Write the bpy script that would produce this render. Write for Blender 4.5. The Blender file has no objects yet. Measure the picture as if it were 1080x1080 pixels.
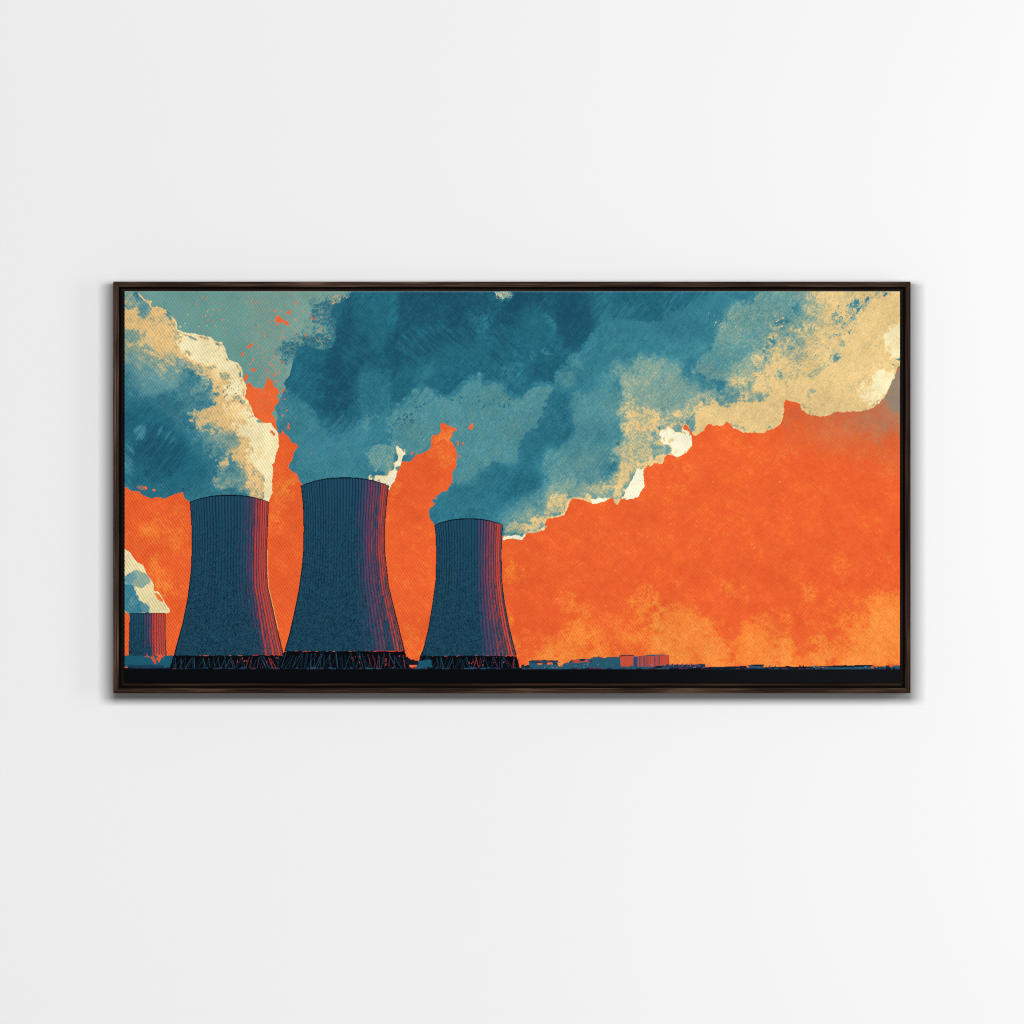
import bpy, bmesh, math
import numpy as np
from mathutils import Vector

# ---------------------------------------------------------------- scale, camera, light
U = 0.00146                          # metres per print unit (the frame is about 1.23 x 0.63 m)
CX, CY = 540.0, 540.0                # centre of the view in print units
D = 0.050                            # depth of the frame, wall to front lip
def wx(x): return (x-CX)*U
def wz(y): return (CY-y)*U+1.55      # eye height 1.55 m
scene = bpy.context.scene
CAM_D = 10.0                         # from the front of the frame
cam_data = bpy.data.cameras.new("camera"); cam = bpy.data.objects.new("camera", cam_data)
scene.collection.objects.link(cam); scene.camera = cam
cam.location = (0, -(D+CAM_D), 1.55); cam.rotation_euler = (math.radians(90), 0, 0)
cam_data.sensor_width = 36; cam_data.lens = 36*CAM_D/(1080*U)
cam_data.clip_end = 60
world = bpy.data.worlds.new("World"); scene.world = world; world.use_nodes = True
world.node_tree.nodes["Background"].inputs[0].default_value = (1, 1, 1, 1)
world.node_tree.nodes["Background"].inputs[1].default_value = 0.15       # soft bounce of a white room
def softbox(name, loc, target, sx, sz, power, even=4.0, color=(1, 1, 1)):
    """a rectangular soft box whose diffuser spreads its light evenly over a flat wall"""
    l = bpy.data.lights.new(name, 'AREA'); l.shape = 'RECTANGLE'; l.size = sx; l.size_y = sz; l.energy = power; l.color = color
    o = bpy.data.objects.new(name, l); scene.collection.objects.link(o); o.location = loc
    o.rotation_euler = (Vector(target)-Vector(loc)).to_track_quat('-Z', 'Y').to_euler()
    l.use_nodes = True; nt = l.node_tree; em = nt.nodes['Emission']
    g = nt.nodes.new('ShaderNodeNewGeometry'); dot = nt.nodes.new('ShaderNodeVectorMath'); dot.operation = 'DOT_PRODUCT'
    n = (Vector(target)-Vector(loc)).normalized(); dot.inputs[1].default_value = n
    nt.links.new(g.outputs['Incoming'], dot.inputs[0])
    ab = nt.nodes.new('ShaderNodeMath'); ab.operation = 'ABSOLUTE'; nt.links.new(dot.outputs['Value'], ab.inputs[0])
    mx = nt.nodes.new('ShaderNodeMath'); mx.operation = 'MAXIMUM'; mx.inputs[1].default_value = .45; nt.links.new(ab.outputs[0], mx.inputs[0])
    pw = nt.nodes.new('ShaderNodeMath'); pw.operation = 'POWER'; pw.inputs[1].default_value = -even; nt.links.new(mx.outputs[0], pw.inputs[0])
    nt.links.new(pw.outputs[0], em.inputs['Strength'])
    return o
LZ = wz(297)+.05
softbox("key_softbox", (0, -2.30, LZ), (0, 0, LZ), 1.24, .60, 43.8)
softbox("right_fill", (2.8, -2.5, 1.7), (2.8, 0, 1.7), 1.6, 1.6, 35.0, 0.0)  # unseen fill lamp, added to brighten the wall towards the right
scene.view_settings.view_transform = 'Standard'; scene.view_settings.look = 'None'
scene.cycles.filter_width = .95
scene.view_settings.exposure = 0; scene.view_settings.gamma = 1; scene.view_settings.use_curve_mapping = False

# ---------------------------------------------------------------- materials
def lin(h):
    c = np.array([int(h[i:i+2], 16)/255 for i in (0, 2, 4)]); return tuple(np.where(c <= .04045, c/12.92, ((c+.055)/1.055)**2.4))+(1,)
def new_mat(name, rough, spec=.3):
    m = bpy.data.materials.new(name); m.use_nodes = True; nt = m.node_tree; b = nt.nodes['Principled BSDF']
    b.inputs['Roughness'].default_value = rough; b.inputs['Specular IOR Level'].default_value = spec
    return m, nt, b
def node(nt, t, **kw):
    n = nt.nodes.new(t)
    for k, v in kw.items():
        if k in n.inputs: n.inputs[k].default_value = v
        else: setattr(n, k, v)
    return n
def wall_material():
    m, nt, b = new_mat("white_wall_paint", .9, .15)
    tc = node(nt, 'ShaderNodeTexCoord')
    n1 = node(nt, 'ShaderNodeTexNoise', Scale=1.3, Detail=3.0); nt.links.new(tc.outputs['Object'], n1.inputs['Vector'])
    r = node(nt, 'ShaderNodeValToRGB'); r.color_ramp.elements[0].color = (.792, .792, .795, 1); r.color_ramp.elements[1].color = (.812, .812, .812, 1)
    nt.links.new(n1.outputs['Fac'], r.inputs[0]); nt.links.new(r.outputs[0], b.inputs['Base Color'])
    n2 = node(nt, 'ShaderNodeTexNoise', Scale=260.0, Detail=4.0); nt.links.new(tc.outputs['Object'], n2.inputs['Vector'])
    bp = node(nt, 'ShaderNodeBump', Strength=.12, Distance=.0006); nt.links.new(n2.outputs['Fac'], bp.inputs['Height']); nt.links.new(bp.outputs[0], b.inputs['Normal'])
    return m
STAIN = .66                          # depth of the wood stain
def wood_material(name, dark, mid, light, along, seed):
    """stained walnut, the grain running along axis `along`"""
    m, nt, b = new_mat(name, .68, .06)
    tc = node(nt, 'ShaderNodeTexCoord'); mp = node(nt, 'ShaderNodeMapping')
    sc = [420.0, 300.0, 420.0]; sc[along] = 9.0; mp.inputs['Scale'].default_value = sc; mp.inputs['Location'].default_value = (seed, seed*2, seed*3)
    nt.links.new(tc.outputs['Object'], mp.inputs['Vector'])
    n1 = node(nt, 'ShaderNodeTexNoise', Scale=1.0, Detail=4.0, Roughness=.65, Distortion=.4); nt.links.new(mp.outputs[0], n1.inputs['Vector'])
    n2 = node(nt, 'ShaderNodeTexNoise', Scale=5.0, Detail=2.0); nt.links.new(tc.outputs['Object'], n2.inputs['Vector'])
    mx = node(nt, 'ShaderNodeMath', operation='MULTIPLY_ADD'); nt.links.new(n2.outputs['Fac'], mx.inputs[0]); mx.inputs[1].default_value = .5
    nt.links.new(n1.outputs['Fac'], mx.inputs[2])
    r = node(nt, 'ShaderNodeValToRGB'); e = r.color_ramp.elements; e[0].position = .62; e[0].color = lin(dark); e[1].position = .98; e[1].color = lin(light)
    k = e.new(.77); k.color = lin(mid)
    for q in e: q.color = tuple(v*STAIN for v in q.color[:3])+(1,)
    nt.links.new(mx.outputs[0], r.inputs[0]); nt.links.new(r.outputs[0], b.inputs['Base Color'])
    bp = node(nt, 'ShaderNodeBump', Strength=.35, Distance=.0005); nt.links.new(n1.outputs['Fac'], bp.inputs['Height']); nt.links.new(bp.outputs[0], b.inputs['Normal'])
    return m
def plain_material(name, c, rough=.9, spec=.04):
    m, nt, b = new_mat(name, rough, spec); n = node(nt, 'ShaderNodeTexNoise', Scale=900.0)
    r = node(nt, 'ShaderNodeValToRGB'); q = np.array(lin(c)); r.color_ramp.elements[0].color = tuple(q*.8); r.color_ramp.elements[1].color = tuple(q*1.2)
    tc = node(nt, 'ShaderNodeTexCoord'); nt.links.new(tc.outputs['Object'], n.inputs['Vector'])
    nt.links.new(n.outputs['Fac'], r.inputs[0]); nt.links.new(r.outputs[0], b.inputs['Base Color']); return m
GAIN = 0.89                          # ink density
def canvas_material():
    m, nt, b = new_mat("printed_canvas", .85, .03)
    at = node(nt, 'ShaderNodeVertexColor', layer_name='ink')
    tc = node(nt, 'ShaderNodeTexCoord')
    # twill weave of the cloth: fine ridges falling to the right
    def wave(ang, period):
        mp = node(nt, 'ShaderNodeMapping'); mp.inputs['Rotation'].default_value = (0, math.radians(ang), 0); nt.links.new(tc.outputs['Object'], mp.inputs['Vector'])
        w = node(nt, 'ShaderNodeTexWave', wave_type='BANDS', bands_direction='X', wave_profile='SIN', Scale=math.pi/10/(period*U), Distortion=.6, Detail=1.0)
        w.inputs['Detail Scale'].default_value = 2.0
        nt.links.new(mp.outputs[0], w.inputs['Vector']); return w
    w1 = wave(WEAVE_ANG, WEAVE_PER)
    w2 = wave(WEAVE_ANG-78, WEAVE_PER*1.25); wsum = node(nt, 'ShaderNodeMath', operation='MULTIPLY_ADD'); nt.links.new(w2.outputs['Fac'], wsum.inputs[0]); wsum.inputs[1].default_value = .35; nt.links.new(w1.outputs['Fac'], wsum.inputs[2])
    n = node(nt, 'ShaderNodeTexNoise', Scale=1100.0, Detail=1.0); nt.links.new(tc.outputs['Object'], n.inputs['Vector'])
    ad = node(nt, 'ShaderNodeMath', operation='MULTIPLY_ADD'); nt.links.new(n.outputs['Fac'], ad.inputs[0]); ad.inputs[1].default_value = .5; nt.links.new(wsum.outputs[0], ad.inputs[2])
    bp = node(nt, 'ShaderNodeBump', Strength=1.0, Distance=WEAVE_H); nt.links.new(ad.outputs[0], bp.inputs['Height']); nt.links.new(bp.outputs[0], b.inputs['Normal'])
    # colour a little paler on the ridges than in the valleys
    mr = node(nt, 'ShaderNodeMapRange'); mr.inputs['To Min'].default_value = GAIN*(1-WEAVE_C); mr.inputs['To Max'].default_value = GAIN*(1+WEAVE_C); mr.inputs['From Max'].default_value = 1.35; nt.links.new(wsum.outputs[0], mr.inputs['Value'])
    sc = node(nt, 'ShaderNodeVectorMath', operation='SCALE'); nt.links.new(at.outputs['Color'], sc.inputs[0]); nt.links.new(mr.outputs[0], sc.inputs['Scale'])
    nt.links.new(sc.outputs[0], b.inputs['Base Color'])
    return m
WEAVE_ANG, WEAVE_PER, WEAVE_H, WEAVE_C = 32.0, 2.65, .0005, .045

# ---------------------------------------------------------------- the wall
def add_mesh(name, verts, faces, mats, parent=None, fm=None):
    me = bpy.data.meshes.new(name); me.from_pydata(verts, [], faces)
    for m in mats: me.materials.append(m)
    if fm: me.polygons.foreach_set('material_index', fm)
    me.update(); o = bpy.data.objects.new(name, me); scene.collection.objects.link(o); o.parent = parent; return o
def block(name, x0, x1, y0, y1, z0, z1, mat, parent=None):
    v = [(x, y, z) for x in (x0, x1) for y in (y0, y1) for z in (z0, z1)]
    return add_mesh(name, v, [(0, 1, 3, 2), (4, 6, 7, 5), (0, 4, 5, 1), (2, 3, 7, 6), (0, 2, 6, 4), (1, 5, 7, 3)], [mat], parent)
wall = block("wall", -4, 4, 0, .12, -.6, 4.2, wall_material())
wall["kind"] = "structure"; wall["label"] = "plain smooth white wall behind the framed picture"

# ---------------------------------------------------------------- the framed picture
FX0, FX1, FY0, FY1 = 119.5, 960.3, 297.0, 731.2
pic = bpy.data.objects.new("framed_picture", None); scene.collection.objects.link(pic)
pic.location = (wx((FX0+FX1)/2), -.001, wz(FY1)); pic.empty_display_size = .1
pic["label"] = "wide canvas print of smoking cooling towers under orange sky in dark brown wooden frame"
pic["category"] = "framed print"
LIP, LEDGE = 5.7, 12.6
def rail(side, wood, shade, rebate):
    """one mitred length of the stepped floating-frame moulding; profile runs from the outside to the inside"""
    # (inset in units, depth from wall in metres)
    prof = [(0, .0), (0, D-.0012), (.8, D), (LIP-.7, D), (LIP, D-.0010), (LIP, D-.013), (LIP+2.2, D-.013), (LIP+2.2, D-.0105), (LEDGE, D-.0105), (LEDGE, .0)]
    mi = [0, 0, 0, 0, 2, 2, 1, 1, 1]
    x0, x1, y0, y1 = FX0, FX1, FY0, FY1
    def corner(i, k):
        if side == 'top': return (x0+i, y0+i) if k == 0 else (x1-i, y0+i)
        if side == 'bottom': return (x1-i, y1-i) if k == 0 else (x0+i, y1-i)
        if side == 'left': return (x0+i, y1-i) if k == 0 else (x0+i, y0+i)
        return (x1-i, y0+i) if k == 0 else (x1-i, y1-i)
    n = 40; v = []; f = []; fm = []
    gap = .10                                            # hairline of the mitre joint
    for j in range(n+1):
        for i, d in prof:
            a, b = corner(i, 0), corner(i, 1); L = math.hypot(b[0]-a[0], b[1]-a[1]); t = (gap+(L-2*gap)*j/n)/L
            x, y = a[0]+(b[0]-a[0])*t, a[1]+(b[1]-a[1])*t
            v.append((wx(x)-pic.location.x, -d, wz(y)-pic.location.z))
    P = len(prof)
    for j in range(n):
        for i in range(P-1):
            f.append((j*P+i, j*P+i+1, (j+1)*P+i+1, (j+1)*P+i)); fm.append(mi[i])
    f.append(tuple(range(P))[::-1]); fm.append(0); f.append(tuple(n*P+i for i in range(P))); fm.append(0)
    o = add_mesh("frame_rail", v, f, [wood, shade, rebate], pic, fm)
    bm = bmesh.new(); bm.from_mesh(o.data); bmesh.ops.recalc_face_normals(bm, faces=bm.faces); bm.to_mesh(o.data); bm.free()
    return o
black = plain_material("rebate_shadow", '0a0706')  # groove coloured black to stand for the shadow between lip and step
rail('top', wood_material("walnut_top", '2a1b13', '3f2c22', '78594a', 0, 1.0), wood_material("walnut_top_step", '1d110b', '2c1b13', '3c281e', 0, 1.7), black)  # step woods darker than the lips: shade of the recess put into the colour
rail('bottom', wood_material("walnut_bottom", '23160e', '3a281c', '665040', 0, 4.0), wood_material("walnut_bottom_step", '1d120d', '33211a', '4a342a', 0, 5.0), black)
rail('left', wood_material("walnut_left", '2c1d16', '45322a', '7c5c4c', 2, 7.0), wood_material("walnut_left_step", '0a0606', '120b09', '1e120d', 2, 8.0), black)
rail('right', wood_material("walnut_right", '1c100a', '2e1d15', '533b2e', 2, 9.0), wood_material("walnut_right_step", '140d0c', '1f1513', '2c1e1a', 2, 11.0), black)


# ---- the picture printed on the canvas: colour fields laid down like flat poster inks -----------------
# all coordinates below are on the print, in units of 1/820 of the frame width (1 unit = U metres)
PX0, PX1, PY0, PY1 = 131.0, 949.6, 307.0, 720.4        # print area
NX, NY = 1640, 828                                       # cells of the canvas mesh
SS = 1
RW, RH = NX*SS, NY*SS
KX = RW/(PX1-PX0); KY = RH/(PY1-PY0)
rng = np.random.RandomState(7)
def vnoise(cw, ch, seed, rot=0.0):
    """smooth value noise with cells cw x ch raster pixels, optionally rotated"""
    r = np.random.RandomState(seed)
    yy, xx = np.mgrid[0:RH, 0:RW].astype(np.float32)
    if rot:
        c, s = np.cos(rot), np.sin(rot); xx, yy = c*xx+s*yy, -s*xx+c*yy
    xx = xx/cw; yy = yy/ch
    xx -= xx.min(); yy -= yy.min()
    g = r.rand(int(yy.max())+3, int(xx.max())+3).astype(np.float32)
    xi = xx.astype(np.int32); yi = yy.astype(np.int32)
    fx = xx-xi; fy = yy-yi
    fx = fx*fx*(3-2*fx); fy = fy*fy*(3-2*fy)
    return (g[yi, xi]*(1-fx)+g[yi, xi+1]*fx)*(1-fy)+(g[yi+1, xi]*(1-fx)+g[yi+1, xi+1]*fx)*fy
def rank(a):
    o = np.empty(a.size, np.float32); o[np.argsort(a, axis=None)] = np.linspace(0, 1, a.size, dtype=np.float32)
    return o.reshape(a.shape)
FB = (vnoise(60, 60, 1)+vnoise(28, 28, 2)*.7+vnoise(12, 12, 3)*.5+vnoise(6, 6, 4)*.38+vnoise(3, 3, 5)*.25); FB = (FB-FB.mean())/FB.std()
FC = (vnoise(16, 16, 11)+vnoise(7, 7, 12)*.8+vnoise(4, 4, 13)*.6+vnoise(2, 2, 14)*.4); FC = (FC-FC.mean())/FC.std()
ST = rank(vnoise(1.7, 1.7, 21)+.6*vnoise(3.2, 3.2, 22)+.28*vnoise(8, 8, 23))          # stipple
STC = rank(vnoise(3.2, 3.2, 31)+.8*vnoise(8, 8, 32)+.5*vnoise(20, 20, 33))           # clumpier stipple
SK = rank(vnoise(26, 3.0, 41, -.85)+.8*vnoise(60, 6, 42, -1.0)+.35*vnoise(3, 3, 43))  # brush streaks, rising to the right
SK2 = rank(vnoise(20, 2.6, 44, .75)+.8*vnoise(40, 5, 45, .6)+.35*vnoise(3, 3, 46))
FINE = rng.rand(RH, RW).astype(np.float32)
VL = rank(vnoise(1.8, 16, 51, .06)+.5*vnoise(1.6, 5, 52))
DOT = rank(vnoise(1.6, 1.6, 61)+.55*vnoise(3.0, 3.0, 62)+.30*FINE+.25*vnoise(7, 2.2, 63, -.9))
img = np.zeros((RH, RW, 3), np.float32)
def col(h): return np.array([int(h[i:i+2], 16)/255 for i in (0, 2, 4)], np.float32)
WASH = .75
ORG = dict(a=(130, 306), b=(270, 306), c=(410, 306), d=(550, 306), e=(690, 306), f=(820, 306),
           g=(130, 440), h=(270, 440), i=(410, 440), j=(550, 440), k=(690, 440), l=(820, 440),
           m=(130, 580), n=(270, 580), o=(410, 580), p=(550, 580), q=(690, 580), r=(820, 580))
def pts(s):
    """'a 10,20 30,40 b 5,6': points measured inside 140-unit squares of the print; 'z' = print units"""
    out = []; t = 'z'
    for w in s.split():
        if ',' in w:
            u, v = map(float, w.split(','))
            out.append((u, v) if t == 'z' else (ORG[t][0]+u/7.714, ORG[t][1]+v/7.714))
        else: t = w
    return out
def raster(P, pad):
    a = np.array([((x-PX0)*KX, (y-PY0)*KY) for x, y in P])
    x0 = int(max(0, a[:, 0].min()-pad)); x1 = int(min(RW, a[:, 0].max()+pad+2))
    y0 = int(max(0, a[:, 1].min()-pad)); y1 = int(min(RH, a[:, 1].max()+pad+2))
    if x1 <= x0 or y1 <= y0: return None
    W, H = x1-x0, y1-y0
    acc = np.zeros((H, W+1), np.int32)
    for (ax, ay), (bx, by) in zip(a, np.roll(a, -1, 0)):
        if ay == by: continue
        if ay > by: ax, ay, bx, by = bx, by, ax, ay
        r0 = max(int(np.ceil(ay-.5)), y0); r1 = min(int(np.ceil(by-.5)), y1)
        if r1 <= r0: continue
        rows = np.arange(r0, r1)
        xs = ax+(rows+.5-ay)*(bx-ax)/(by-ay)
        np.add.at(acc, (rows-y0, np.clip(np.ceil(xs-.5).astype(int)-x0, 0, W)), 1)
    return (np.cumsum(acc, 1)[:, :W] % 2).astype(np.float32), slice(y0, y1), slice(x0, x1)
def box(m, r, ax):
    m = np.moveaxis(m, ax, 0); n = m.shape[0]
    p = np.concatenate([np.repeat(m[:1], r+1, 0), m, np.repeat(m[-1:], r, 0)])
    c = np.cumsum(p, 0, dtype=np.float64)
    return np.moveaxis(((c[2*r+1:]-c[:-2*r-1])/(2*r+1)).astype(np.float32), 0, ax)
def blur(m, s):
    r = max(1, int(round(s)))
    for _ in range(3): m = box(box(m, r, 0), r, 1)
    return m
def patch(P, c, cov=1.0, edge=1.0, rough=.3, soft=.08, st=None, clip=None, nz=None, var=.035):
    """one field of ink: outline P, colour c, share of dots covered, width / roughness / softness of its border"""
    if isinstance(P, str): P = pts(P)
    if isinstance(c, str): c = col(c)
    e = edge*KX
    R = raster(P, int(3*e+4))
    if R is None: return
    m, ys, xs = R
    v = blur(m, e) if edge >= .3 else m
    v = v+rough*.33*(FC if nz is None else nz)[ys, xs]*np.clip(4*v*(1-v)+.12*(v > .02)*(edge > 1.5), 0, 1)
    p = np.clip((v-.5)/max(soft, 1e-3)+.5, 0, 1)*cov
    # hard inks cover dot by dot, thin washes mix with what lies below
    wid = .12 if (cov > .9 and soft < .3) else WASH
    a = np.clip((p*(1+.5*wid+.01*(wid < .2))-(ST if st is None else st)[ys, xs])/wid+.5, 0, 1)*np.clip(p*8, 0, 1)
    if wid > .2: a = .62*a+.38*p
    if clip is not None: a = a*clip[ys, xs]
    cc = c*(1+var*FB[ys, xs, None]*.6+var*(FINE[ys, xs, None]-.5)*1.5)
    sub = img[ys, xs]; sub += (cc-sub)*a[..., None]
PAL = {}
def set_palette(cols): PAL['c'] = np.array([col(h) for h in cols])
def tone(c):
    """place of colour c on the palette line from dark smoke to white steam"""
    q = col(c); C_ = PAL['c']; best = (9, 0)
    for i in range(len(C_)-1):
        d = C_[i+1]-C_[i]; t = np.clip(((q-C_[i])@d)/(d@d), 0, 1); e = np.linalg.norm(q-C_[i]-t*d)
        if e < best[0]: best = (e, i+t)
    return best[1]
def wash(F, P, c, cov=1.0, edge=2.0, rough=.9, soft=.35, mask=None, nz=None):
    """lay one tone into the tone field F"""
    e = max(edge, .5)*KX
    R = raster(pts(P), int(3*e+4))
    if R is None: return
    m, ys, xs = R
    v = blur(m, e); n = (FC if nz is None else nz)[ys, xs]
    v = v+rough*.30*n*np.clip(4*v*(1-v), 0, 1)
    a = np.clip((v-.5)/max(soft, .02)+.5, 0, 1)*abs(cov)
    if mask is not None: a = a*np.clip((mask[ys, xs]-.5)/.8+.5, 0, 1)
    F[ys, xs] += (tone(c)-F[ys, xs])*a
def rim(F, M, P, t, w=3.0):
    """raise the tone to t along the border of M inside outline P"""
    m, ys, xs = raster(pts(P), 2)
    a = np.clip((.84-blur(M.astype(np.float32), w*KX)[ys, xs])*5, 0, 1)*m*np.clip(1.05+.2*FC[ys, xs], 0, 1)
    F[ys, xs] = np.maximum(F[ys, xs], F[ys, xs]*(1-a)+t*a)
def ink(F, M, grain=1.0):
    """turn the tone field into dotted poster inks inside mask M"""
    C_ = PAL['c']; n = len(C_)-1
    amp = np.interp(F, [0, 1.5, 2.6, 3.1, 3.7, 4.5, 5.0, 6, 7], [.42, .50, .54, .52, .54, .54, .42, .46, .35])*grain
    mid = np.interp(F, [0, 1, 2, 3, 3.6, 4, 5, 6], [.22, .26, .24, .16, .15, .15, .12, .18])
    t = F+amp*(DOT-.5)*1.5+mid*(.6*FC+.7*(SK-.5)*2)*.8
    t = np.clip(t, 0, n-.001); k = t.astype(int); f = t-k; f = np.clip((f-.5)*1.15+.5, 0, 1)
    out = C_[k]*(1-f[..., None])+C_[k+1]*f[..., None]
    out = out*(1+.022*FB[..., None]+.035*(FINE[..., None]-.5))
    img[M] = out[M]
def mask_of(P, edge=.6, rough=.5):
    R = raster(P, int(3*edge*KX+4)); M = np.zeros((RH, RW), bool)
    m, ys, xs = R; v = blur(m, edge*KX); v = v+rough*.33*FC[ys, xs]*4*v*(1-v)
    M[ys, xs] = v > .5
    return M
def flecks(n, P, c, lo, hi, seed, clip=None, asp=1.6, rot=-.9):
    """small loose spots of ink scattered inside outline P"""
    r = np.random.RandomState(seed); P = np.array(pts(P)); a = P.min(0); b = P.max(0)
    R = raster([tuple(q) for q in P], 2); m, ys, xs = R
    for _ in range(n):
        x, y = a+(b-a)*r.rand(2)
        iy = int((y-PY0)*KY)-ys.start; ix = int((x-PX0)*KX)-xs.start
        if not (0 <= iy < m.shape[0] and 0 <= ix < m.shape[1]) or m[iy, ix] < .5: continue
        s = lo+(hi-lo)*r.rand()**2.5; t = rot+r.randn()*.5; k = 6
        poly = [(x+s*asp*np.cos(q)*np.cos(t)*w-s*np.sin(q)*np.sin(t)*w, y+s*asp*np.cos(q)*np.sin(t)*w+s*np.sin(q)*np.cos(t)*w)
                for q, w in zip(np.arange(k)*2*np.pi/k, .55+.9*r.rand(k))]
        patch(poly, c, edge=.25, rough=.5, clip=clip)

OR, YO, SKY = 'f0652c', 'f79a40', '6d9d95'
NV, BL, MT, TE, TG, TAN, CRE, WHT = '1c5268', '22667c', '317d90', '528f96', '6b9f9b', 'ecc684', 'f3e6b8', 'f8f2d4'

def paint_sky():
    set_palette(['e9582b', 'ef6530', 'f47f35', 'f69040', 'f9a350'])
    F = (.80+.09*FB+.10*FC+.16*(SK2-.5)).astype(np.float32)
    # low yellow-orange clouds over the horizon
    Y = lambda P, cov, edge=9, c=YO, soft=.9, rough=.9: wash(F, P, c, cov*.66, edge*1.0+.9, 1.4, .95, None, FB if edge > 4 else FC)
    Y('z 560,707 560,672 600,668 640,690 700,668 760,690 820,680 860,684 905,655 950,650 950,707', .62, 10)
    Y('z 560,707 600,676 660,640 700,650 780,676 820,707', .3, 12); Y('z 780,707 800,660 880,640 950,600 950,707', .25, 14)
    Y('q 0,480 60,430 230,440 310,530 430,570 480,680 570,760 560,960 60,960 100,860 0,780', .5, 5, 'f9a350')
    Y('r 560,960 640,720 800,560 860,400 1000,320 1040,960', .4, 6, 'f9a350')
    Y('q 0,500 60,440 230,450 300,530 420,570 470,680 560,740 560,960 120,960 100,840 0,770', .62, 3, 'f79536', .5)
    Y('q 0,340 40,430 70,520 60,720 120,860 260,940 60,800 -20,700', .8, 2.5, 'f7a13c')
    Y('p 880,380 960,280 1080,330 1080,700 1030,640 960,560', .6, 4)
    Y('p 200,260 330,310 520,450 600,640 560,760 480,600 300,420', .4, 3.2)
    Y('p 130,790 380,740 520,790 800,820 700,880 200,900', .8, 3, 'f58f33')
    Y('q 560,260 700,300 790,430 700,430 560,350', .4, 2)
    Y('q 800,480 1080,540 1080,960 900,960 760,860', .45, 6)
    Y('r 820,420 1000,340 1000,960 560,960 700,700', .75, 5, 'f6923c')
    Y('r 480,60 560,20 600,80 520,260 470,220', .35, 2); Y('r 820,60 960,50 900,140', .35, 2)
    Y('r 130,390 280,260 330,330 330,390 200,420', .45, 2.4); Y('r 430,640 540,470 610,500 500,660', .5, 2)
    Y('r 330,660 420,760 400,960 260,960', .6, 3); Y('r 0,720 100,760 140,960 0,960', .85, 2.5, 'f59a44')
    Y('o 120,600 250,600 300,700 230,880 140,820', .6, 2.5, 'f8882e')
    Y('o 930,110 1010,100 1080,130 1080,320 960,240', .55, 2.4); Y('o 980,560 1080,600 1080,860 1040,800', .55, 2.6)
    Y('m 190,20 270,50 310,170 360,330 300,330 250,240 190,150', .6, 1.5, 'f3913c'); Y('m 240,240 480,300 440,420 300,330', .35, 3)
    Y('h 110,580 150,480 210,380 260,420 320,470 330,560 250,700 230,860 110,860', .55, 3.5, 'f68a30')
    Y('h 180,560 290,540 280,620 200,650', .5, 1.5, 'f3a045')
    Y('g 420,680 520,680 540,760 400,900 160,940', .3, 3); Y('g 10,960 520,900 540,1080 10,1080', .4, 5)
    Y('i 340,250 500,200 550,290 540,400 380,400', .55, 2.4, 'f58a30'); Y('i 360,160 520,80 480,190 380,220', .5, 2)
    Y('i 0,560 100,520 60,640 0,700', .4, 1.4)
    t = np.clip(F+np.interp(F, [.8, 1.6], [.6, 1.3])*(DOT-.5)+np.interp(F, [.7, 1.5, 3], [.05, .5, .5])*(.5*(SK2-.5)+.16*FC+.10*FB), 0, 3.99); k = t.astype(int); f = (t-k)[..., None]; C_ = PAL['c']
    img[:] = (C_[k]*(1-f)+C_[k+1]*f)*(1+.012*FB[..., None]+.04*(FINE[..., None]-.5))
    # the sky darkens to a brown grey at its upper right end
    B = lambda P, cov, e, c='96806a': patch(P, c, cov*.9, e, .7, .95, nz=FB, st=FINE)
    B('f -40,860 1100,500 1100,1080 l 1100,330 700,330 300,200 0,100', .30, 16, 'a87656')
    B('f 300,980 1100,560 1100,1080 l 1100,130 760,100', .42, 10, 'a08068')
    B('f 880,860 1000,600 1100,560 1100,1000 930,980', .75, 5, '7f8478')
    B('k 900,100 1060,-10 f 60,880 200,940 200,1060 40,1090', .4, 6, 'a5694f'); B('l 560,0 1010,0 1010,140 860,170', .25, 6, '8c8878')
    flecks(46, 'k 560,240 1080,60 l 1000,20 1000,500 500,900 60,900 k 700,600', '9a6a52', .2, .75, 3, asp=1)
    flecks(40, 'k 0,420 1080,200 1080,1080 0,1080', 'f48a3e', .25, .8, 4)
    # grey-teal sky at the upper left
    patch('z 131,307 372,307 352,380 318,420 300,446 296,458 290,446 262,402 254,414 200,440 131,440', SKY, 1, 1, .6, .12, var=.03)
    patch('z 255,307 372,307 352,380 318,420 280,400 262,360', '84a295', .42, 6, .6, .9)
    O = lambda P, cov=1, e=.45, c='f06a36': patch(P, c, cov, e if e != .7 else .45, 1.9, .12)
    O('b -80,830 -40,780 0,790 50,800 90,740 120,720 140,770 190,830 165,870 190,910 150,960 130,1000 125,1080 50,1075 30,1040 -20,990 -60,960 -90,900', 1)
    flecks(60, 'b -60,800 60,790 150,870 110,1000 -20,980', 'b58a6a', .2, .7, 9)
    O('b 160,215 180,205 195,225 265,270 270,285 235,275 210,250 170,260'); O('b 245,200 260,170 285,160 275,190 262,205'); O('b 295,150 320,90 330,95 310,150')
    O('b 190,960 230,940 260,970 230,1000 200,990'); O('b 210,810 235,800 230,850 215,840'); O('b 445,215 490,225 480,240 450,235')
    O('a 955,540 1000,470 1050,425 1062,435 1010,475 970,530'); O('a 970,725 1010,680 1005,745 985,750'); O('a 1030,630 1075,650 1065,660')
    O('a 1005,820 1060,790 1080,760 1080,1040 1050,1010 1045,930 1000,890'); O('b 85,710 120,720 118,745 100,740'); O('b 150,690 200,700 180,712')
    O('b 130,900 190,905 160,960 125,1000 170,1080 120,1080'); O('b 200,580 225,580 215,600'); O('b 270,600 290,600 285,615'); O('b 240,1000 290,1080 250,1080')
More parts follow.
